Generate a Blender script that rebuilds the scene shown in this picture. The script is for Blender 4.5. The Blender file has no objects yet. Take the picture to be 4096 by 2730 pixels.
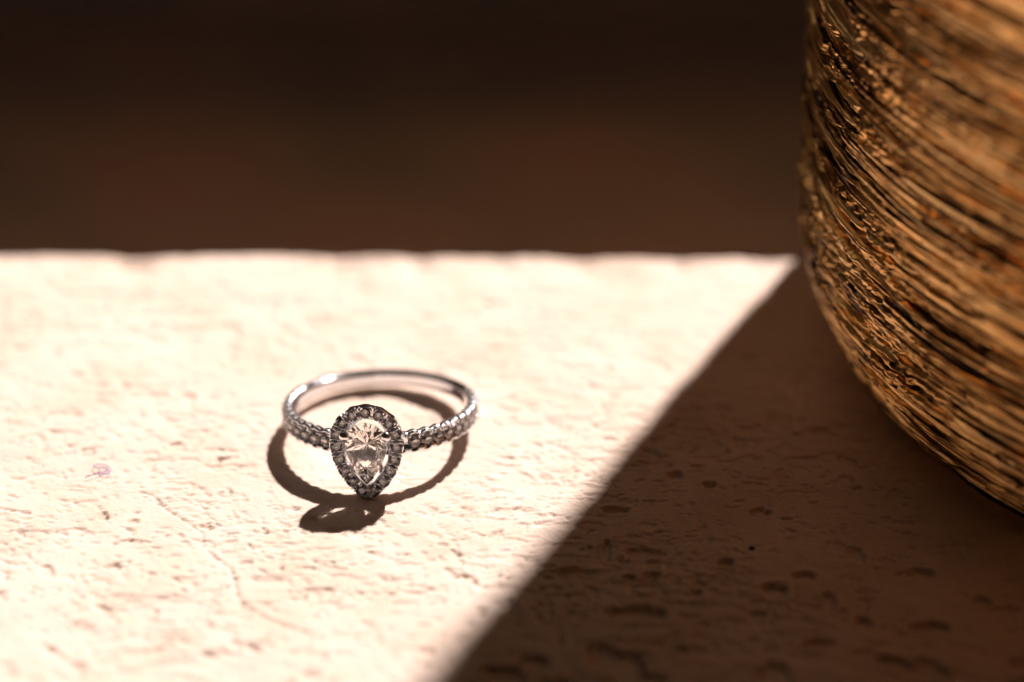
import bpy, math, random
import numpy as np
from mathutils import Vector, Matrix

# ------------------------------------------------------------------ camera, sky, sun, exposure
MM = 0.001
scene = bpy.context.scene
col = scene.collection
R = math.radians

cam_d = bpy.data.cameras.new('camera')
cam = bpy.data.objects.new('camera', cam_d)
col.objects.link(cam)
PITCH = R(30.0)
CAM = Vector((14.505, -251.285, 156.68)) * MM
cam.location = CAM
cam.rotation_euler = (R(90) - PITCH, 0, 0)
cam_d.lens = 100.0
cam_d.sensor_width = 36.0
cam_d.clip_start = 0.01
cam_d.clip_end = 500.0
cam_d.dof.use_dof = True
cam_d.dof.focus_distance = 284.0 * MM
cam_d.dof.aperture_fstop = 8.2
cam_d.dof.aperture_blades = 0
scene.camera = cam

SUN_EL, SUN_AZ = R(47.0), R(27.0)          # the sun stands behind the ledge, a little to the right
world = bpy.data.worlds.new('World')
scene.world = world
world.use_nodes = True
wn, wl = world.node_tree.nodes, world.node_tree.links
bg = wn['Background']                       # dim, warm light of the shaded surroundings; the only strong light is the sun beam
bg.inputs['Color'].default_value = (1.0, 0.72, 0.48, 1)
bg.inputs['Strength'].default_value = 0.0095

sun_d = bpy.data.lights.new('sun', 'SUN')
sun_d.energy = 5.0
sun_d.angle = R(2.0)
sun_d.color = (1.0, 0.94, 0.92)
sun = bpy.data.objects.new('sun', sun_d)
col.objects.link(sun)
sun_dir = Vector((math.sin(SUN_AZ) * math.cos(SUN_EL), math.cos(SUN_AZ) * math.cos(SUN_EL), math.sin(SUN_EL)))
sun.rotation_euler = (-sun_dir).to_track_quat('-Z', 'Y').to_euler()
sun.location = sun_dir * 2

def area(name, loc, to, size, power, color):
    d = bpy.data.lights.new(name, 'AREA')
    d.shape = 'RECTANGLE'; d.size, d.size_y = size
    d.energy = power; d.color = color
    o = bpy.data.objects.new(name, d)
    col.objects.link(o)
    o.location = loc
    o.rotation_euler = (Vector(to) - Vector(loc)).to_track_quat('-Z', 'Y').to_euler()
# added area lamp standing in for bright sky: soft light from behind and above
area('sky_fill', (-0.25, 1.1, 0.95), (0, 0, 0), (0.9, 0.6), 0.52, (1.0, 0.80, 0.62))

vs = scene.view_settings
vs.view_transform = 'Standard'
vs.look = 'None'
vs.gamma = 1.0
vs.use_curve_mapping = False
vs.exposure = 0.9

scene.render.engine = 'CYCLES'
cy = scene.cycles
cy.use_denoising = True
cy.max_bounces = 20
cy.diffuse_bounces = 6
cy.glossy_bounces = 8
cy.transmission_bounces = 16
cy.sample_clamp_indirect = 12.0
cy.caustics_reflective = True
cy.caustics_refractive = True
cy.blur_glossy = 0.3

# ------------------------------------------------------------------ helpers
def tag(o, label=None, cat=None, group=None, kind=None):
    if label: o['label'] = label
    if cat: o['category'] = cat
    if group: o['group'] = group
    if kind: o['kind'] = kind
    return o

def mesh(name, verts, faces, mat=None, smooth=False):
    me = bpy.data.meshes.new(name)
    me.from_pydata([tuple(v) for v in verts], [], faces)
    me.validate()
    if smooth:
        me.polygons.foreach_set('use_smooth', [True] * len(me.polygons))
    if mat: me.materials.append(mat)
    me.update()
    return me

def link(name, me, parent=None, mw=None):
    o = bpy.data.objects.new(name, me)
    col.objects.link(o)
    if parent is not None: o.parent = parent
    if mw is not None: o.matrix_local = mw
    return o

def grid_mesh(name, P, mat, uv=None, wrap_u=False):
    """P: (nv, nu, 3) array in millimetres."""
    nv, nu, _ = P.shape
    me = bpy.data.meshes.new(name)
    me.vertices.add(nv * nu)
    me.vertices.foreach_set('co', (P * MM).astype(np.float32).ravel())
    iu = np.arange(nu if wrap_u else nu - 1)
    a = (np.arange(nv - 1)[:, None] * nu + iu[None]).ravel()
    b = (np.arange(nv - 1)[:, None] * nu + ((iu + 1) % nu)[None]).ravel()
    q = np.stack([a, b, b + nu, a + nu], 1).astype(np.int32)
    n = len(q)
    me.loops.add(n * 4); me.polygons.add(n)
    me.loops.foreach_set('vertex_index', q.ravel())
    me.polygons.foreach_set('loop_start', np.arange(n, dtype=np.int32) * 4)
    me.polygons.foreach_set('use_smooth', np.ones(n, bool))
    if uv is not None:
        l = me.uv_layers.new(name='flow')
        l.data.foreach_set('uv', uv.reshape(-1, 2)[q.ravel()].astype(np.float32).ravel())
    me.update(calc_edges=True)
    me.materials.append(mat)
    return me

def vnoise(x, y, seed, wrap=256):
    """smooth value noise in [-1, 1]"""
    rs = np.random.RandomState(seed)
    t = rs.uniform(-1, 1, (wrap, wrap))
    xi = np.floor(x).astype(int); yi = np.floor(y).astype(int)
    fx = x - xi; fy = y - yi
    fx = fx * fx * fx * (fx * (fx * 6 - 15) + 10); fy = fy * fy * fy * (fy * (fy * 6 - 15) + 10)
    x0 = xi % wrap; x1 = (xi + 1) % wrap; y0 = yi % wrap; y1 = (yi + 1) % wrap
    return (t[y0, x0] * (1 - fx) + t[y0, x1] * fx) * (1 - fy) + (t[y1, x0] * (1 - fx) + t[y1, x1] * fx) * fy

def fbm(x, y, seed, octs=4, gain=0.5):
    s = 0; a = 1
    for k in range(octs):
        s = s + a * vnoise(x * 2 ** k + 17.3 * k, y * 2 ** k + 5.1 * k, seed + k)
        a *= gain
    return s

def sstep(a, b, x):
    t = np.clip((x - a) / (b - a), 0, 1)
    return t * t * (3 - 2 * t)

# ------------------------------------------------------------------ materials
def principled(name, color, rough=0.5, metal=0.0, **kw):
    m = bpy.data.materials.new(name)
    m.use_nodes = True
    b = m.node_tree.nodes['Principled BSDF']
    b.inputs['Base Color'].default_value = (*color, 1)
    b.inputs['Roughness'].default_value = rough
    b.inputs['Metallic'].default_value = metal
    for k, v in kw.items():
        b.inputs[k].default_value = v
    return m, m.node_tree.nodes, m.node_tree.links, b

def noise(nodes, links, vec, scale, detail=4, rough=0.55):
    n = nodes.new('ShaderNodeTexNoise')
    n.inputs['Scale'].default_value = scale
    n.inputs['Detail'].default_value = detail
    n.inputs['Roughness'].default_value = rough
    links.new(vec, n.inputs['Vector'])
    return n.outputs['Fac']

def ramp(nodes, links, fac, stops):
    r = nodes.new('ShaderNodeValToRGB')
    e = r.color_ramp.elements
    while len(e) < len(stops): e.new(0.5)
    for el, (p, c) in zip(e, stops):
        el.position = p; el.color = (*c, 1)
    links.new(fac, r.inputs['Fac'])
    return r.outputs['Color']

def bump(nodes, links, h, dist, strength, b, prev=None):
    n = nodes.new('ShaderNodeBump')
    n.inputs['Distance'].default_value = dist
    n.inputs['Strength'].default_value = strength
    links.new(h, n.inputs['Height'])
    if prev: links.new(prev, n.inputs['Normal'])
    links.new(n.outputs['Normal'], b.inputs['Normal'])
    return n.outputs['Normal']

def mat_stone():
    m, n, l, b = principled('cream_stone', (0.6, 0.43, 0.29), 0.88, **{'Specular IOR Level': 0.25})
    tc = n.new('ShaderNodeTexCoord').outputs['Object']
    f = noise(n, l, tc, 90, 6, 0.6)
    c = ramp(n, l, f, [(0.25, (0.55, 0.405, 0.305)), (0.5, (0.62, 0.468, 0.378)), (0.8, (0.68, 0.53, 0.44))])
    l.new(c, b.inputs['Base Color'])
    g = noise(n, l, tc, 2600, 5, 0.65)
    bump(n, l, g, 0.00014, 0.75, b)
    return m

def mat_ground():
    m, n, l, b = principled('terracotta_ground', (0.42, 0.24, 0.13), 0.9)
    tc = n.new('ShaderNodeTexCoord').outputs['Object']
    f = noise(n, l, tc, 24, 4, 0.5)
    c = ramp(n, l, f, [(0.36, (0.44, 0.32, 0.24)), (0.5, (0.54, 0.37, 0.27)), (0.62, (0.62, 0.37, 0.27))])
    l.new(c, b.inputs['Base Color'])
    bump(n, l, noise(n, l, tc, 300, 4), 0.001, 0.5, b)
    return m

def mat_shade_block():
    m, n, l, b = principled('dark_brown_block', (0.03, 0.017, 0.011), 0.9)  # near-black colour helps the added block sink the background into shade
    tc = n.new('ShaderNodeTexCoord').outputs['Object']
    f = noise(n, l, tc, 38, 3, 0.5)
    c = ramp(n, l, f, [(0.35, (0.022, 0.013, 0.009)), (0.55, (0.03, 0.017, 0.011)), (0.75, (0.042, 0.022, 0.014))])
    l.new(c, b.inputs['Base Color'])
    bump(n, l, noise(n, l, tc, 400, 4), 0.0006, 0.6, b)
    return m

def mat_pot():
    m, n, l, b = principled('bronzed_wood', (0.5, 0.27, 0.11), 0.3, 0.95)
    uv = n.new('ShaderNodeUVMap'); uv.uv_map = 'flow'
    mp = n.new('ShaderNodeMapping'); l.new(uv.outputs['UV'], mp.inputs['Vector'])
    mp.inputs['Scale'].default_value = (0.04, 2.2, 1)
    f = noise(n, l, mp.outputs['Vector'], 1.0, 6, 0.62)
    c = ramp(n, l, f, [(0.40, (0.012, 0.006, 0.003)), (0.45, (0.12, 0.05, 0.016)), (0.50, (0.95, 0.52, 0.17)), (0.62, (1.0, 0.70, 0.33))])
    l.new(c, b.inputs['Base Color'])
    f2 = noise(n, l, mp.outputs['Vector'], 3.0, 4, 0.6)
    mr = n.new('ShaderNodeMapRange'); l.new(f2, mr.inputs['Value'])
    mr.inputs['To Min'].default_value = 0.22; mr.inputs['To Max'].default_value = 0.46
    l.new(mr.outputs['Result'], b.inputs['Roughness'])
    mp2 = n.new('ShaderNodeMapping'); l.new(uv.outputs['UV'], mp2.inputs['Vector'])
    mp2.inputs['Scale'].default_value = (0.8, 5.0, 1)
    bump(n, l, noise(n, l, mp2.outputs['Vector'], 1.0, 4, 0.6), 0.00015, 0.6, b)
    return m

def mat_gold():
    m, n, l, b = principled('white_gold', (0.77, 0.79, 0.84), 0.1, 1.0)
    tc = n.new('ShaderNodeTexCoord').outputs['Object']
    f = noise(n, l, tc, 900, 3)
    mr = n.new('ShaderNodeMapRange'); l.new(f, mr.inputs['Value'])
    mr.inputs['To Min'].default_value = 0.05; mr.inputs['To Max'].default_value = 0.2
    l.new(mr.outputs['Result'], b.inputs['Roughness'])
    return m

def mat_diamond(name, tint, rough=0.0, ior=2.2):
    m = bpy.data.materials.new(name)
    m.use_nodes = True
    n, l = m.node_tree.nodes, m.node_tree.links
    n.remove(n['Principled BSDF'])
    g = n.new('ShaderNodeBsdfGlass')
    g.inputs['Color'].default_value = (*tint, 1)
    g.inputs['IOR'].default_value = ior
    g.inputs['Roughness'].default_value = rough
    l.new(g.outputs['BSDF'], n['Material Output'].inputs['Surface'])
    return m

M_STONE, M_GROUND, M_SHADE_BLOCK, M_POT, M_GOLD = mat_stone(), mat_ground(), mat_shade_block(), mat_pot(), mat_gold()
M_DIA = mat_diamond('diamond', (1.0, 0.995, 0.99), rough=0.05, ior=1.6)
M_MELEE = mat_diamond('melee_diamond', (0.7, 0.7, 0.7), 0.02)
M_SIDE = mat_diamond('side_diamond', (0.85, 0.84, 0.82), 0.03)
M_THREAD = principled('violet_thread', (0.22, 0.09, 0.36), 0.7)[0]
M_GRIT = principled('dark_grit', (0.012, 0.010, 0.009), 0.8)[0]

# ------------------------------------------------------------------ the setting: ledge, ground, added shade block
F_PX = 100 / 36 * 4096.0
def px_ground(px, py):
    """where a sight line of the survey photograph meets the ledge top (mm)"""
    p = PITCH
    f = np.array([0, math.cos(p), -math.sin(p)]); u = np.array([0, math.sin(p), math.cos(p)])
    d = f + np.array([1, 0, 0]) * (px - 2048) / F_PX + u * (1365 - py) / F_PX
    c = np.array(CAM) / MM
    g = c - d * (c[2] / d[2])
    return g[0], g[1]

LEDGE_H = 90.0
Y_BACK, Y_FRONT = 41.2, -53.0
def build_ledge():
    rr = 2.0                                     # back arris radius
    rf = 6.0                                     # worn front arris
    xs = np.concatenate([np.linspace(-260, -130, 60, endpoint=False), np.arange(-130, -62, 0.5), np.arange(-62, 88, 0.2), np.arange(88, 130, 0.5), np.linspace(130, 300, 60)])
    # profile walked from the foot of the back face over the top to the foot of the front face
    prof = []
    for z in np.linspace(-LEDGE_H, -rr - 6, 24, endpoint=False): prof.append((Y_BACK, z, 1, 0))
    for z in np.linspace(-rr - 6, -rr, 20, endpoint=False): prof.append((Y_BACK, z, 1, 0))
    for a in np.linspace(0, math.pi / 2, 14, endpoint=False):
        prof.append((Y_BACK - rr + rr * math.cos(a), -rr + rr * math.sin(a), math.cos(a), math.sin(a)))
    for y in np.concatenate([np.arange(Y_BACK - rr, 6, -0.25), np.arange(6, -38, -0.16), np.arange(-38, Y_FRONT + rf, -0.25)]): prof.append((y, 0, 0, 1))
    for a in np.linspace(0, math.pi / 2, 30, endpoint=False):
        prof.append((Y_FRONT + rf - rf * math.sin(a), -rf + rf * math.cos(a), -math.sin(a), math.cos(a)))
    for z in np.linspace(-rf, -LEDGE_H, 60): prof.append((Y_FRONT, z, -1, 0))
    prof = np.array(prof)
    s = np.concatenate([[0], np.cumsum(np.hypot(np.diff(prof[:, 0]), np.diff(prof[:, 1])))])
    X, S = np.meshgrid(xs, s)
    Y = np.repeat(prof[:, 0:1], len(xs), 1); Z = np.repeat(prof[:, 1:2], len(xs), 1)
    NY = np.repeat(prof[:, 2:3], len(xs), 1); NZ = np.repeat(prof[:, 3:4], len(xs), 1)
    top = NZ > 0.99
    # local coordinate along the surface, equal to y on the top
    s_top0 = s[np.argmax(prof[:, 3] > 0.999)]
    V = (Y_BACK - rr) - (S - s_top0)
    h = 0.10 * fbm(X / 9, V / 7, 3, 3) + 0.036 * fbm(X / 1.5, V / 1.7, 11, 4, 0.66)
    # torn, trowelled texture: flat skin with shallow flakes missing
    fl = fbm(X / 3.2 + 0.4 * fbm(X / 5, V / 5, 70, 2), V / 2.0, 21, 4, 0.55)
    dens = sstep(-0.35, 0.6, fbm(X / 17, V / 12, 31, 3))
    h -= 0.15 * sstep(0.45, 0.62, fl + 0.55 * dens - 0.3)
    h -= 0.13 * sstep(0.42, 0.60, fbm(X / 1.3 + 0.5 * fbm(X / 2, V / 2, 72, 2), V / 0.9, 25, 3, 0.55) + 0.6 * dens - 0.35)
    rnd = random.Random(5)
    def pit(cx, cy, lx, ly, depth, ang=0.0, lip=0.25):
        m = (np.abs(X - cx) < 2 * lx + 1) & (np.abs(V - cy) < 2 * lx + 1)
        if not m.any(): return
        dx, dy = X[m] - cx, V[m] - cy
        c, sn = math.cos(ang), math.sin(ang)
        a = (dx * c + dy * sn) / lx; b = (-dx * sn + dy * c) / ly
        d = np.sqrt(a * a + b * b) + 0.22 * vnoise(dx * 2.2 + cx * 9, dy * 2.2 + cy * 7, 44)
        h[m] -= depth * (1 - sstep(0.7, 1.05, d)) - lip * 0.35 * depth * np.exp(-((d - 1.3) / 0.25) ** 2)
    def groove(pts, wid, depth):
        for (x0, y0), (x1, y1) in zip(pts, pts[1:]):
            m = (X > min(x0, x1) - 2) & (X < max(x0, x1) + 2) & (V > min(y0, y1) - 2) & (V < max(y0, y1) + 2)
            if not m.any(): continue
            px, py = X[m], V[m]
            L2 = (x1 - x0) ** 2 + (y1 - y0) ** 2 + 1e-9
            t = np.clip(((px - x0) * (x1 - x0) + (py - y0) * (y1 - y0)) / L2, 0, 1)
            d = np.hypot(px - x0 - t * (x1 - x0), py - y0 - t * (y1 - y0))
            d = d + 0.13 * vnoise(px * 3, py * 3, 51)
            w = wid * (0.75 + 0.5 * vnoise(px * 0.8, py * 0.8, 52))
            h[m] = np.minimum(h[m], h[m] * 0.6 - depth * (1 - sstep(0.2, 1.0, d / np.maximum(w, .05))))
    # cracks and scratches seen in the photograph
    Zm = lambda L: [px_ground(x / 1.307, 1900 + y / 1.307) for x, y in L]
    groove(Zm([(735, 100), (800, 110), (880, 190), (960, 240), (1060, 300), (1068, 380), (1130, 430), (1220, 500), (1250, 630), (1290, 680), (1400, 750), (1500, 790), (1640, 830)]), 0.38, 0.2)
    groove(Zm([(0, 185), (60, 195), (150, 212)]), 0.35, 0.25)
    groove(Zm([(0, 450), (60, 470), (130, 485)]), 0.35, 0.22)
    groove(Zm([(250, 900), (340, 960), (460, 1030)]), 0.5, 0.3)
    groove(Zm([(600, 370), (690, 345), (790, 360)]), 0.35, 0.22)
    groove(Zm([(380, 140), (440, 180)]), 0.3, 0.2)
    groove(Zm([(950, 130), (1020, 160), (1090, 185)]), 0.3, 0.2)
    groove(Zm([(2060, 290), (2160, 325)]), 0.3, 0.2)
    Zs = lambda x, y: px_ground(1700 + x / 0.982, 1800 + y / 0.982)
    for x, y, w, hh, ang in [(750, 230, 90, 24, .1), (590, 470, 125, 20, .05), (870, 395, 140, 30, -.06), (845, 638, 210, 40, -.05), (1500, 485, 85, 25, .15),
                             (1390, 545, 85, 40, .2), (1700, 400, 60, 42, .3), (1955, 470, 95, 26, -.05), (2000, 682, 130, 26, 0), (1320, 235, 75, 26, -.15),
                             (1190, 435, 60, 22, 0), (1080, 555, 40, 24, .1), (900, 485, 60, 16, .1), (810, 495, 50, 16, .1), (1730, 670, 60, 34, .3),
                             (1600, 575, 46, 36, 0), (1320, 637, 60, 24, 0), (2200, 580, 60, 26, 0), (980, 95, 60, 26, 0), (1120, 130, 50, 20, .2), (720, 385, 30, 60, 0),
                             (1560, 750, 110, 22, .1), (700, 780, 90, 30, 0), (790, 425, 40, 24, 0)]:
        gx, gy = Zs(x, y)
        sc = 1 / 0.982 / 39.3
        pit(gx, gy, w * sc * .55, hh * sc * 1.25, rnd.uniform(0.55, 0.9), ang)
    gx, gy = Zs(880, 545)                                # shallow oval scar with a raised middle
    pit(gx, gy, 2.0, 1.5, 0.28, 0.1); pit(gx, gy, 1.2, 0.8, -0.25, 0.1)
    groove([Zs(1050, 200), Zs(1090, 290), Zs(1120, 340), Zs(1075, 400), Zs(1065, 450)], 0.9, 0.22)
    groove([Zs(2060, 330), Zs(2100, 400), Zs(2080, 490)], 0.8, 0.22)
    for k in range(16):                                  # coarse hollows along the front
        pit(rnd.uniform(14, 66), rnd.uniform(-46, -38.5), rnd.uniform(1.5, 3.2), rnd.uniform(0.9, 2.0), rnd.uniform(0.6, 1.2), rnd.gauss(0, .3))
    for k in range(400):                                 # crisp little flakes in front of the ring
        pit(rnd.uniform(-45, 30), rnd.gauss(-22, 9), rnd.uniform(0.2, 0.7), rnd.uniform(0.16, 0.35), rnd.uniform(0.08, 0.25), rnd.gauss(-0.2, .6))
    # random pits, denser towards the front
    for k in range(700):
        cx = rnd.uniform(-62, 88); cyy = rnd.uniform(-46, 39)
        if rnd.random() < 0.35 * (cyy + 46) / 85: continue
        lx = rnd.choice([0.25, 0.3, 0.35, 0.45, 0.55, 0.7, 0.9, 1.2]) * rnd.uniform(.7, 1.2)
        pit(cx, cyy, lx, lx * rnd.uniform(0.35, 0.8), min(0.35, 0.45 * lx) * rnd.uniform(.5, 1), rnd.gauss(-0.15, 0.7))
    h = -0.55 * np.tanh(-h / 0.55) * (h < 0) + h * (h >= 0)
    # keep the bed under the ring level
    calm = sstep(0.0, 4.0, np.abs(np.hypot(X - 0.5, (V + 0.5)) - 11.0))
    h = np.where(top, h * (0.45 + 0.55 * calm), h)
    h = np.where((X > -130) & (X < 130), h, 0.5 * h)
    # chipped arrises
    chip_b = np.zeros_like(X)
    for px, wd, dp in [(40, 2.2, .5), (535, 2.6, 1.3), (1340, 2.4, 0.9), (1660, 1.6, .8), (1980, 2.0, .5), (2310, 2.0, 0.9), (2700, 1.4, .45), (3030, 2.5, .5)]:
        cx = px_ground(px, 1000)[0]
        chip_b += dp * np.exp(-((X - cx) / wd) ** 2)
    edge_b = np.exp(-((V - (Y_BACK - rr - 1.2)) / 2.4) ** 2)
    h -= edge_b * (chip_b + 0.18 * fbm(X / 2.2, V / 2.2, 81, 3) + 0.1)
    vf = Y_FRONT + rf
    edge_f = 1 / (1 + np.exp((V - (vf - 1.5)) / 1.2))
    h += edge_f * (0.5 * fbm(X / 5.5, V / 4.5, 91, 4, 0.55) - 0.15)
    Y = Y + (0.0 * X)
    P = np.stack([X, Y + NY * h, Z + NZ * h], -1)
    me = grid_mesh('stone_ledge', P[:, ::-1], M_STONE)
    o = link('stone_ledge', me)
    o.rotation_euler.z = R(-0.62)
    return tag(o, 'cream sunlit stone ledge with pitted trowelled top', None, kind='structure')

ledge = build_ledge()

gz = -LEDGE_H
gm = mesh('ground', [(-30, -30, (gz) * MM), (30, -30, gz * MM), (30, 30, gz * MM), (-30, 30, gz * MM)], [(0, 1, 2, 3)], M_GROUND)
tag(link('ground', gm), kind='structure')

def build_shade_block():
    """added block behind the ledge, undercut so the background falls off into darkness"""
    y0, bot, top = 228.0, -56.0, 115.0  # added block: overhang and height shaped to cut the light behind the ledge
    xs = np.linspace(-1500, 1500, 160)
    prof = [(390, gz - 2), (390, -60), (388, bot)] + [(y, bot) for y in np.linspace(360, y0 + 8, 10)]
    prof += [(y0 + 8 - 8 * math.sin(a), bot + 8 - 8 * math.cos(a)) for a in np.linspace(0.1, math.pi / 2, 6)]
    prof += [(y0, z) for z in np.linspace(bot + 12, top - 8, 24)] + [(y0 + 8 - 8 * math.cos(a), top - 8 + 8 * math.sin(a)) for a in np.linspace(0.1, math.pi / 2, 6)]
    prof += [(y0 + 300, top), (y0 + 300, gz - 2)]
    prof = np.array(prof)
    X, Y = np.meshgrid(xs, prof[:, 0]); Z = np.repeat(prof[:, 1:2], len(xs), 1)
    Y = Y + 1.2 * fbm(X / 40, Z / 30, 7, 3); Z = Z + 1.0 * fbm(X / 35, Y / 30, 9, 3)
    me = grid_mesh('shade_block', np.stack([X, Y, Z], -1), M_SHADE_BLOCK)
    return tag(link('shade_block', me), kind='structure')
build_shade_block()

# ------------------------------------------------------------------ the pot
POT_X, POT_Y, POT_H = 109.75, 20.2, 140.0
def build_pot():
    root = bpy.data.objects.new('ridged_pot', None)
    col.objects.link(root)
    root.location = (POT_X * MM, POT_Y * MM, 0)
    root.empty_display_size = 0.02
    tag(root, 'large round brown pot with rough combed ridges and golden sheen standing on the ledge', 'pot')
    zs = np.concatenate([np.linspace(0, 8, 40, endpoint=False), np.arange(8, 66, 0.125), np.linspace(66, POT_H, 90)])
    rs_s = 64.2 - 6.7 * np.maximum(0, 1 - zs / 16.55) ** 1.91 - 2.0 * np.maximum(0, 1 - zs / 1.5) ** 2
    th = np.concatenate([np.linspace(R(158), R(252), 560, endpoint=False), np.linspace(R(252), R(518), 170, endpoint=False)])
    T, Zg = np.meshgrid(th, zs); Rg = np.repeat(rs_s[:, None], len(th), 1)
    u = (T - math.pi) * 64.0                                        # arc length, mm
    v = Zg + math.tan(R(1.5)) * u + 0.25 * fbm(u / 30, Zg / 20, 5, 2)   # the comb ran slightly downhill
    # long combed ridges, here and there broken into dashes and beads
    vv = v + 0.12 * vnoise(u / 14, v / 6, 99)
    ph = vv / 0.62 + 0.9 * vnoise(0 * u + 3.3, vv / 2.6, 97) + 0.30 * fbm(u / 24, vv / 2.2, 98, 2)
    a = np.abs(np.sin(math.pi * ph)) ** 0.7 * (1.0 + 0.7 * fbm(u / 20, vv / 0.8, 101, 2, 0.5))     # combed grooves
    b = 1 - 1.8 * np.abs(fbm(u / 11, vv / 0.30, 131, 2, 0.5))
    c = fbm(u / 1.6, vv / 0.6, 151, 3, 0.6)
    torn = sstep(-0.05, 0.65, fbm(u / 13, vv / 3.0, 165, 3))
    beads = vnoise(u / 0.5, vv / 0.35, 161)
    ridge = 0.36 * a + 0.16 * b + (0.035 + 0.15 * torn) * c + (0.03 + 0.12 * torn) * beads
    slot = sstep(0.25, 0.40, fbm(u / 12, vv / 0.55, 171, 2, 0.4))
    hole = sstep(0.72, 0.92, fbm(u / 1.6, vv / 1.1, 191, 2, 0.5))
    h = ridge - 0.55 * slot - 0.6 * hole * torn - 0.3
    band = 0.22 * vnoise(u / 60, v / 4.0, 211)
    h = (h + band) * sstep(0, 2.5, Zg) * (1 - 0.55 * sstep(66, 76, Zg))
    Rd = Rg + h - 0.1
    P = np.stack([Rd * np.cos(T), Rd * np.sin(T), Zg], -1)
    uv = np.stack([u, v], -1)
    me = grid_mesh('pot_body', P, M_POT, uv, wrap_u=True)
    link('body', me, root)
    # rim, inner wall and floor
    n = 96
    tt = np.linspace(0, 2 * math.pi, n, endpoint=False)
    prof = [(64.0, POT_H - 0.5), (63.6, POT_H + 1.2), (61.5, POT_H + 2.0), (59.4, POT_H + 1.2), (58.8, POT_H - 1.0), (58.4, 90), (57.5, 12), (52.0, 5.0), (0.5, 4.0)]
    P = np.array([[(r_ * math.cos(t), r_ * math.sin(t), z_) for t in tt] for r_, z_ in prof])
    uv = np.array([[(t * 45, z_) for t in tt] for r_, z_ in prof])
    link('rim', grid_mesh('pot_rim', P, M_POT, uv, wrap_u=True), root)
    # underside
    P = np.array([[(r_ * math.cos(t), r_ * math.sin(t), z_) for t in tt] for r_, z_ in [(0.5, 0.35), (50, 0.35), (55.4, 0.1)]])
    link('base', grid_mesh('pot_base', P, M_POT, np.zeros((3, n, 2)), wrap_u=True), root)
    return root
build_pot()

# ------------------------------------------------------------------ the ring
RING_TILT, RING_ROLL, RING_TURN = R(10.1), R(-1.0), R(-4.0)
ring = bpy.data.objects.new('diamond_ring', None)
col.objects.link(ring)
ring.empty_display_size = 0.01
tag(ring, 'white gold ring with pear shaped diamond and halo lying on the sunlit ledge', 'ring')
ring.matrix_world = (Matrix.Translation(Vector((0.82, 0.95, 2.86)) * MM) @ Matrix.Rotation(RING_ROLL, 4, 'Y')
                     @ Matrix.Rotation(-RING_TILT, 4, 'X') @ Matrix.Rotation(RING_TURN, 4, 'Z'))
R_OUT = 10.0
HEAD = -math.pi / 2                                                  # direction of the head in the ring plane

def sweep(name, pts, frames, section, mat, closed=True, smooth=True):
    """pts: list of 3-vectors; frames: (n, b) per point; section: function(i) -> list of (a, b)"""
    verts, faces = [], []
    k = len(section(0)); n = len(pts)
    for i in range(n):
        N, B = frames[i]
        for a, b in section(i):
            verts.append(tuple((pts[i] + N * a + B * b) * MM))
    for i in range(n if closed else n - 1):
        j = (i + 1) % n
        for q in range(k):
            r_ = (q + 1) % k
            faces.append((i * k + q, i * k + r_, j * k + r_, j * k + q))
    if not closed:
        faces.append(tuple(range(k))[::-1]); faces.append(tuple((n - 1) * k + q for q in range(k)))
    return mesh(name, verts, faces, mat, smooth)

N_SIDE, STEP, FIRST = 11, R(8.0), R(27.0)                            # side stones on each shoulder
PAVE_END = FIRST + STEP * (N_SIDE - 0.4)

def build_band():
    n = 720
    pts, fr, th = [], [], []
    for i in range(n):
        t = 2 * math.pi * i / n
        d = Vector((math.cos(t), math.sin(t), 0))
        pts.append(d * R_OUT); fr.append((d, Vector((0, 0, 1)))); th.append(t)
    def sec(i):
        off = abs((th[i] - HEAD + math.pi) % (2 * math.pi) - math.pi)
        pave = 1 - min(max((off - PAVE_END) / R(6), 0), 1)
        hw = 1.13 - 0.24 * min(max((off - FIRST) / PAVE_END, 0), 1)      # half width
        hw *= 1.0 if pave < 0.5 else 1.0 + 0.075 * math.cos((off - FIRST) / STEP * 2 * math.pi)
        if pave <= 0.5: hw *= 0.94
        ti = 1.0                                                    # thickness
        dip = 0.16 * pave                                            # channel floor below the edges
        e = 0.14
        base = [(-dip, 0), (-dip, hw - 0.36), (0.02, hw - 0.25), (0.0, hw - e * .6), (-e, hw), (-ti + 0.3, hw), (-ti + 0.06, hw - 0.14), (-ti, hw - 0.4), (-ti - .02, 0)]
        up = base; dn = [(a, -b) for a, b in base[1:-1][::-1]]
        return up + dn
    me = sweep('band', pts, fr, sec, M_GOLD)
    return link('band', me, ring)
band = build_band()

def brilliant(name, rad, crown, pav, mat, n=8):
    """small round brilliant: table, crown facets, girdle, pavilion; z is up, mm"""
    v, f = [], []
    for i in range(n): a = 2 * math.pi * i / n; v.append((rad * .56 * math.cos(a), rad * .56 * math.sin(a), crown))
    for i in range(2 * n): a = math.pi * i / n; v.append((rad * math.cos(a), rad * math.sin(a), 0.0))
    v.append((0, 0, -pav)); c = 3 * n
    f.append(tuple(range(n)))
    G = lambda j: n + j % (2 * n)
    for i in range(n):
        f += [(i, G(2 * i), G(2 * i + 1)), (i, G(2 * i + 1), (i + 1) % n), ((i + 1) % n, G(2 * i + 1), G(2 * i + 2))]
        f += [(c, G(2 * i + 1), G(2 * i)), (c, G(2 * i + 2), G(2 * i + 1))]
    return mesh(name, [tuple(Vector(p) * MM) for p in v], f, mat)

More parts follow.
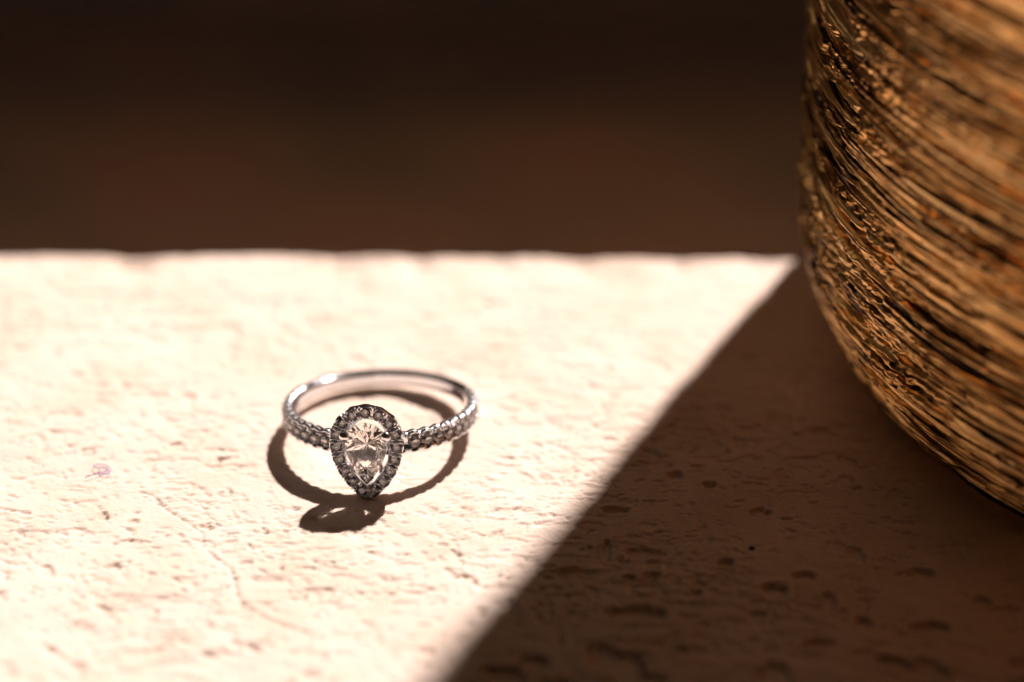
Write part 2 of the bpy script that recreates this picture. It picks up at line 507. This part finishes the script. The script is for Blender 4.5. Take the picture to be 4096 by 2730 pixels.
def ball(name, rx, ry, rz, mat, seg=10, rings=6):
    v, f = [(0, 0, rz)], []
    for j in range(1, rings):
        p = math.pi * j / rings
        for i in range(seg):
            a = 2 * math.pi * i / seg
            v.append((rx * math.sin(p) * math.cos(a), ry * math.sin(p) * math.sin(a), rz * math.cos(p)))
    v.append((0, 0, -rz)); last = len(v) - 1
    for i in range(seg):
        k = (i + 1) % seg
        f.append((0, 1 + i, 1 + k)); f.append((last, 1 + (rings - 2) * seg + k, 1 + (rings - 2) * seg + i))
        for j in range(rings - 2):
            a = 1 + j * seg
            f.append((a + i, a + seg + i, a + seg + k, a + k))
    return mesh(name, [tuple(Vector(p) * MM) for p in v], f, mat, True)

def place(o_m, x, y, z):   # x tangent, y up, z outwards: columns of a local frame
    return Matrix((( x[0], y[0], z[0], o_m[0] * MM), (x[1], y[1], z[1], o_m[1] * MM), (x[2], y[2], z[2], o_m[2] * MM), (0, 0, 0, 1)))

rnd = random.Random(12)
side_me = brilliant('side_stone', 0.64, 0.22, 0.5, M_SIDE)
bead_me = ball('bead', 0.17, 0.17, 0.16, M_GOLD)
for sgn in (-1, 1):
    for k in range(N_SIDE):
        t = HEAD + sgn * (FIRST + k * STEP)
        d = Vector((math.cos(t), math.sin(t), 0)); tg = Vector((-math.sin(t), math.cos(t), 0)); up = Vector((0, 0, 1))
        s = 1 - 0.012 * k
        mw = place(d * (R_OUT + 0.0), tg, up, d) @ Matrix.Rotation(rnd.uniform(0, 1), 4, 'Z') @ Matrix.Rotation(rnd.gauss(0, .05), 4, 'X') @ Matrix.Scale(s, 4)
        link('side_stone', side_me, band, mw)
    for k in range(N_SIDE + 1):
        for e in (-1, 1):
            for dt in (-0.018, 0.018):
                t = HEAD + sgn * (FIRST + (k - 0.5) * STEP) + dt
                d = Vector((math.cos(t), math.sin(t), 0)); tg = Vector((-math.sin(t), math.cos(t), 0)); up = Vector((0, 0, 1))
                hw = 0.72 * (1 - 0.014 * k)
                link('bead', bead_me, band, place(d * (R_OUT + 0.08) + up * e * hw, tg, up, d))

# head: local x to the right seen from outside, y up (ring axis), z outwards
def pear(a, L, n, tip_round=0.0):
    """closed pear outline with an n-point even spacing, starting at the top, clockwise; round end up"""
    Rb = (a * a + L * L) / (2 * a)
    pts = []
    for t in np.linspace(0, math.pi / 2, 200, endpoint=False): pts.append((a * math.sin(t), a * math.cos(t)))
    amax = math.asin(L / Rb)
    for t in np.linspace(0, amax, 300): pts.append((Rb * math.cos(t) - (Rb - a), -Rb * math.sin(t)))
    pts += [(-x, y) for x, y in pts[::-1][1:]]
    p = np.array(pts)
    if tip_round > 0:                                                # soften the point
        d = np.concatenate([[0], np.cumsum(np.hypot(*np.diff(p, axis=0).T))])
        u = np.linspace(0, d[-1], 1200); q = np.c_[np.interp(u, d, p[:, 0]), np.interp(u, d, p[:, 1])]
        w = int(tip_round / d[-1] * 1200)
        ker = np.hanning(2 * w + 1); ker /= ker.sum()
        qq = np.concatenate([q[-w - 1:-1], q, q[1:w + 1]])
        p = np.c_[np.convolve(qq[:, 0], ker, 'valid'), np.convolve(qq[:, 1], ker, 'valid')]
        p[-1] = p[0]
    d = np.concatenate([[0], np.cumsum(np.hypot(*np.diff(p, axis=0).T))])
    u = np.linspace(0, d[-1], n, endpoint=False)
    return np.c_[np.interp(u, d, p[:, 0]), np.interp(u, d, p[:, 1])]

HEAD_R, HEAD_Y = 11.75, 1.15                                         # halo plane, height of the round end's centre
hd = Vector((0, -1, 0))
head_mw = place(hd * HEAD_R + Vector((0, 0, HEAD_Y)), Vector((1, 0, 0)), Vector((0, 0, 1)), hd)

def outline_frames(p):
    t = np.roll(p, -1, 0) - np.roll(p, 1, 0)
    t /= np.linalg.norm(t, axis=1)[:, None]
    return t, np.c_[-t[:, 1], t[:, 0]]                               # clockwise walk: outward is to the left

N_HALO = 17
def build_halo():
    n = N_HALO * 24
    p = pear(3.05, 5.75, n, 1.1)
    t, nn = outline_frames(p)
    pts = [Vector((x, y, 0)) for x, y in p]
    fr = [(Vector((a, b, 0)), Vector((0, 0, 1))) for a, b in nn]
    def sec(i):
        ph = 2 * math.pi * i / 24
        ho = 0.70 + 0.04 * math.cos(ph)                              # scalloped outer edge
        hi = 0.66 + 0.03 * math.cos(ph)
        dz = -0.10 * (0.5 - 0.5 * math.cos(ph))                      # saw cut between the stones
        return [(ho - .10, 0.0 + dz), (ho, -0.14 + dz), (ho - .03, -0.75), (ho - 0.2, -0.95), (-hi + 0.2, -0.95), (-hi, -0.75), (-hi, -0.14 + dz), (-hi + .10, 0.0 + dz), (-hi + 0.22, -0.3 + dz), (ho - 0.22, -0.3 + dz)]
    me = sweep('halo', pts, fr, sec, M_GOLD, smooth=False)
    halo = link('halo', me, ring, head_mw)
    st_me = brilliant('halo_stone', 0.53, 0.2, 0.5, M_MELEE)
    cl_me = ball('claw', 0.33, 0.12, 0.2, M_GOLD)
    for k in range(N_HALO):
        i = k * 24
        o = p[i]; a = Vector((*nn[i], 0)); b = Vector((*t[i], 0))
        mw = place((o[0], o[1], 0.02), a, Vector((0, 0, 1)).cross(a), Vector((0, 0, 1))) @ Matrix.Rotation(rnd.uniform(0, 1), 4, 'Z') @ Matrix.Rotation(rnd.gauss(0, .06), 4, 'X') @ Matrix.Rotation(rnd.gauss(0, .06), 4, 'Y')
        link('halo_stone', st_me, halo, mw)
        for e, rr_ in ((1, 0.44), (-1, 0.40)):
            for dd in (-3, 3):
                j = (i + 12 + int(round(dd))) % n
                o2 = p[j]; a2 = Vector((*nn[j], 0)); z = Vector((0, 0, 1))
                tw = rnd.gauss(0, .12)
                link('claw', cl_me, halo, place((o2[0] + a2.x * e * rr_, o2[1] + a2.y * e * rr_, 0.03), a2, z.cross(a2), z) @ Matrix.Rotation(e * 0.5 + rnd.gauss(0, .08), 4, 'Y') @ Matrix.Rotation(tw, 4, 'Z'))
    return halo
halo = build_halo()

def tube(name, pts, rad, mat, closed=False, k=8):
    pts = [Vector(q) for q in pts]
    n = len(pts); fr = []
    for i in range(n):
        d = (pts[(i + 1) % n] - pts[i - 1]) if closed else (pts[min(i + 1, n - 1)] - pts[max(i - 1, 0)])
        d.normalize()
        a = d.cross(Vector((0.13, 0.2, 1)));
        if a.length < 1e-4: a = d.cross(Vector((1, 0, 0)))
        a.normalize(); fr.append((a, d.cross(a)))
    rad_f = rad if callable(rad) else (lambda i: rad)
    sec = lambda i: [(rad_f(i) * math.cos(2 * math.pi * q / k), rad_f(i) * math.sin(2 * math.pi * q / k)) for q in range(k)]
    return sweep(name, pts, fr, sec, mat, closed)

# basket under the halo: a lower rail and struts that leave openings
low = pear(1.95, 3.5, 96, 0.8)
basket = link('basket_rail', tube('basket_rail', [(x, y, -1.95) for x, y in low], 0.3, M_GOLD, True), ring, head_mw)
up_ = pear(3.0, 5.3, 96, 1.0)
for i in (8, 24, 40, 56, 72, 88):
    a, b = low[i], up_[i]
    link('basket_strut', tube('basket_strut', [(a[0], a[1], -2.0), (a[0] * .7 + b[0] * .3, a[1] * .7 + b[1] * .3, -1.6), (b[0], b[1], -0.7)], 0.3, M_GOLD), basket, Matrix())
# shoulders of the band rising into the head
for sgn in (-1, 1):
    t = HEAD + sgn * R(19)
    d = Vector((math.cos(t), math.sin(t), 0)) * 9.45
    b0 = head_mw @ Vector((sgn * 2.5 * MM, (-1.15) * MM, -0.85 * MM)) / MM
    t2 = HEAD + sgn * R(12); d2 = Vector((math.cos(t2), math.sin(t2), 0)) * 9.45
    link('shoulder', tube('shoulder', [d, d2 * .7 + b0 * .3, b0], lambda i: 0.62 - 0.12 * i, M_GOLD, k=10), ring)

# centre stone
def pear_brilliant():
    a, L = 2.1, 4.4
    crown, pav = 0.75, 1.75
    def at(outline, s, cy0, z): return [(x * s, cy0 + (y - cy0) * s, z) for x, y in outline]
    g = pear(a, L, 32, 0.35)
    cy0 = -0.35
    T = at(g[::4], 0.55, cy0, crown)                                 # 8 table corners
    K = at(g[2::4], 0.80, cy0, crown * 0.55)                         # 8 crown mid points
    G = at(g[::2], 1.0, cy0, 0.06); G2 = at(g[::2], 1.0, cy0, -0.06)
    Lp = [(x * .42, cy0 + (y - cy0) * .42, -pav * 0.70) for x, y in g[2::4]]
    v = T + K + G + G2 + Lp + [(0, cy0 - .15, -pav)]
    t = lambda i: i % 8
    k = lambda i: 8 + i % 8
    G_ = lambda i: 16 + i % 16
    H_ = lambda i: 32 + i % 16
    l_ = lambda i: 48 + i % 8
    c = 56
    f = [tuple(t(i) for i in range(8))]
    for i in range(8):
        f += [(t(i), k(i), t(i + 1)), (t(i), k(i - 1), G_(2 * i)), (t(i), G_(2 * i), k(i)), (k(i), G_(2 * i), G_(2 * i + 1)), (k(i), G_(2 * i + 1), G_(2 * i + 2))]
        f += [(c, H_(2 * i), l_(i - 1)), (c, l_(i), H_(2 * i)), (l_(i), H_(2 * i + 1), H_(2 * i)), (l_(i), H_(2 * i + 2), H_(2 * i + 1))]
    for i in range(16): f.append((G_(i), H_(i), H_(i + 1), G_(i + 1)))
    me = mesh('centre_stone', [tuple(Vector(q) * MM) for q in v], f, M_DIA)
    import bmesh
    bm = bmesh.new(); bm.from_mesh(me); bmesh.ops.recalc_face_normals(bm, faces=bm.faces); bm.to_mesh(me); bm.free()
    return me
STONE_Z = 0.35
stone = link('centre_stone', pear_brilliant(), ring, head_mw @ Matrix.Translation((0, 0.05 * MM, STONE_Z * MM)))
stone['label'] = 'clear faceted pear shaped diamond'

# claws that hold the centre stone: two round ones on the shoulders, a V at the point
for sgn in (-1, 1):
    x, y = sgn * 2.08, 0.78
    pr = link('prong', tube('prong', [(x * 1.02, y * 1.02, -1.6), (x * 1.06, y * 1.05, -0.3), (x * 1.07, y * 1.05, 0.35)], 0.30, M_GOLD, k=12), ring, head_mw)
    link('prong_tip', ball('prong_tip', 0.56, 0.54, 0.48, M_GOLD, 18, 12), pr, Matrix.Translation(Vector((x, y, 0.72)) * MM))
vt = link('tip_prong', tube('tip_prong', [(-0.62, -3.62, 0.42), (-0.32, -4.1, 0.42), (0, -4.5, 0.44), (0.32, -4.1, 0.42), (0.62, -3.62, 0.42)], lambda i: (0.14, .2, .24, .2, .14)[i], M_GOLD, k=12), ring, head_mw)
link('tip_post', tube('tip_post', [(0, -3.4, -1.8), (0, -4.3, -0.8), (0, -4.5, 0.4)], 0.24, M_GOLD, k=10), vt, Matrix())

# ------------------------------------------------------------------ small things on the ledge
def build_thread():
    x, y = px_ground(395, 1895)
    base = [(-1.3, -.9), (-.6, -.55), (.2, -.2), (.9, .35), (.5, .75), (-.2, .5), (-.75, .9), (-.3, 1.5), (.8, 1.1), (1.3, .2), (.9, -.5), (.2, -.1), (-.1, .7)]
    P = np.array(base); u = np.arange(len(P)); uu = np.linspace(0, len(P) - 1, 90)
    q = np.c_[np.interp(uu, u, P[:, 0]), np.interp(uu, u, P[:, 1])]
    k = np.hanning(9); k /= k.sum()
    q = np.c_[np.convolve(np.pad(q[:, 0], 4, mode='edge'), k, 'valid'), np.convolve(np.pad(q[:, 1], 4, mode='edge'), k, 'valid')]
    me = tube('lint_thread', [(a, b * 1.2, 0.16 + 0.1 * math.sin(i * .2)) for i, (a, b) in enumerate(q)], 0.042, M_THREAD, k=6)
    o = link('lint_thread', me); o.location = (x * MM, y * MM, 0)
    tag(o, 'tiny curled violet lint thread lying on the sunlit ledge', 'thread')
build_thread()
def build_grit():
    x, y = px_ground(3006, 2199)
    me = ball('grit_speck', 0.3, 0.26, 0.24, M_GRIT, 9, 6)
    rs = random.Random(3)
    for v in me.vertices: v.co *= rs.uniform(0.8, 1.2)
    o = link('grit_speck', me); o.location = (x * MM, y * MM, 0.1 * MM)
    tag(o, 'small black grit speck on the shaded part of the ledge', 'grit')
build_grit()
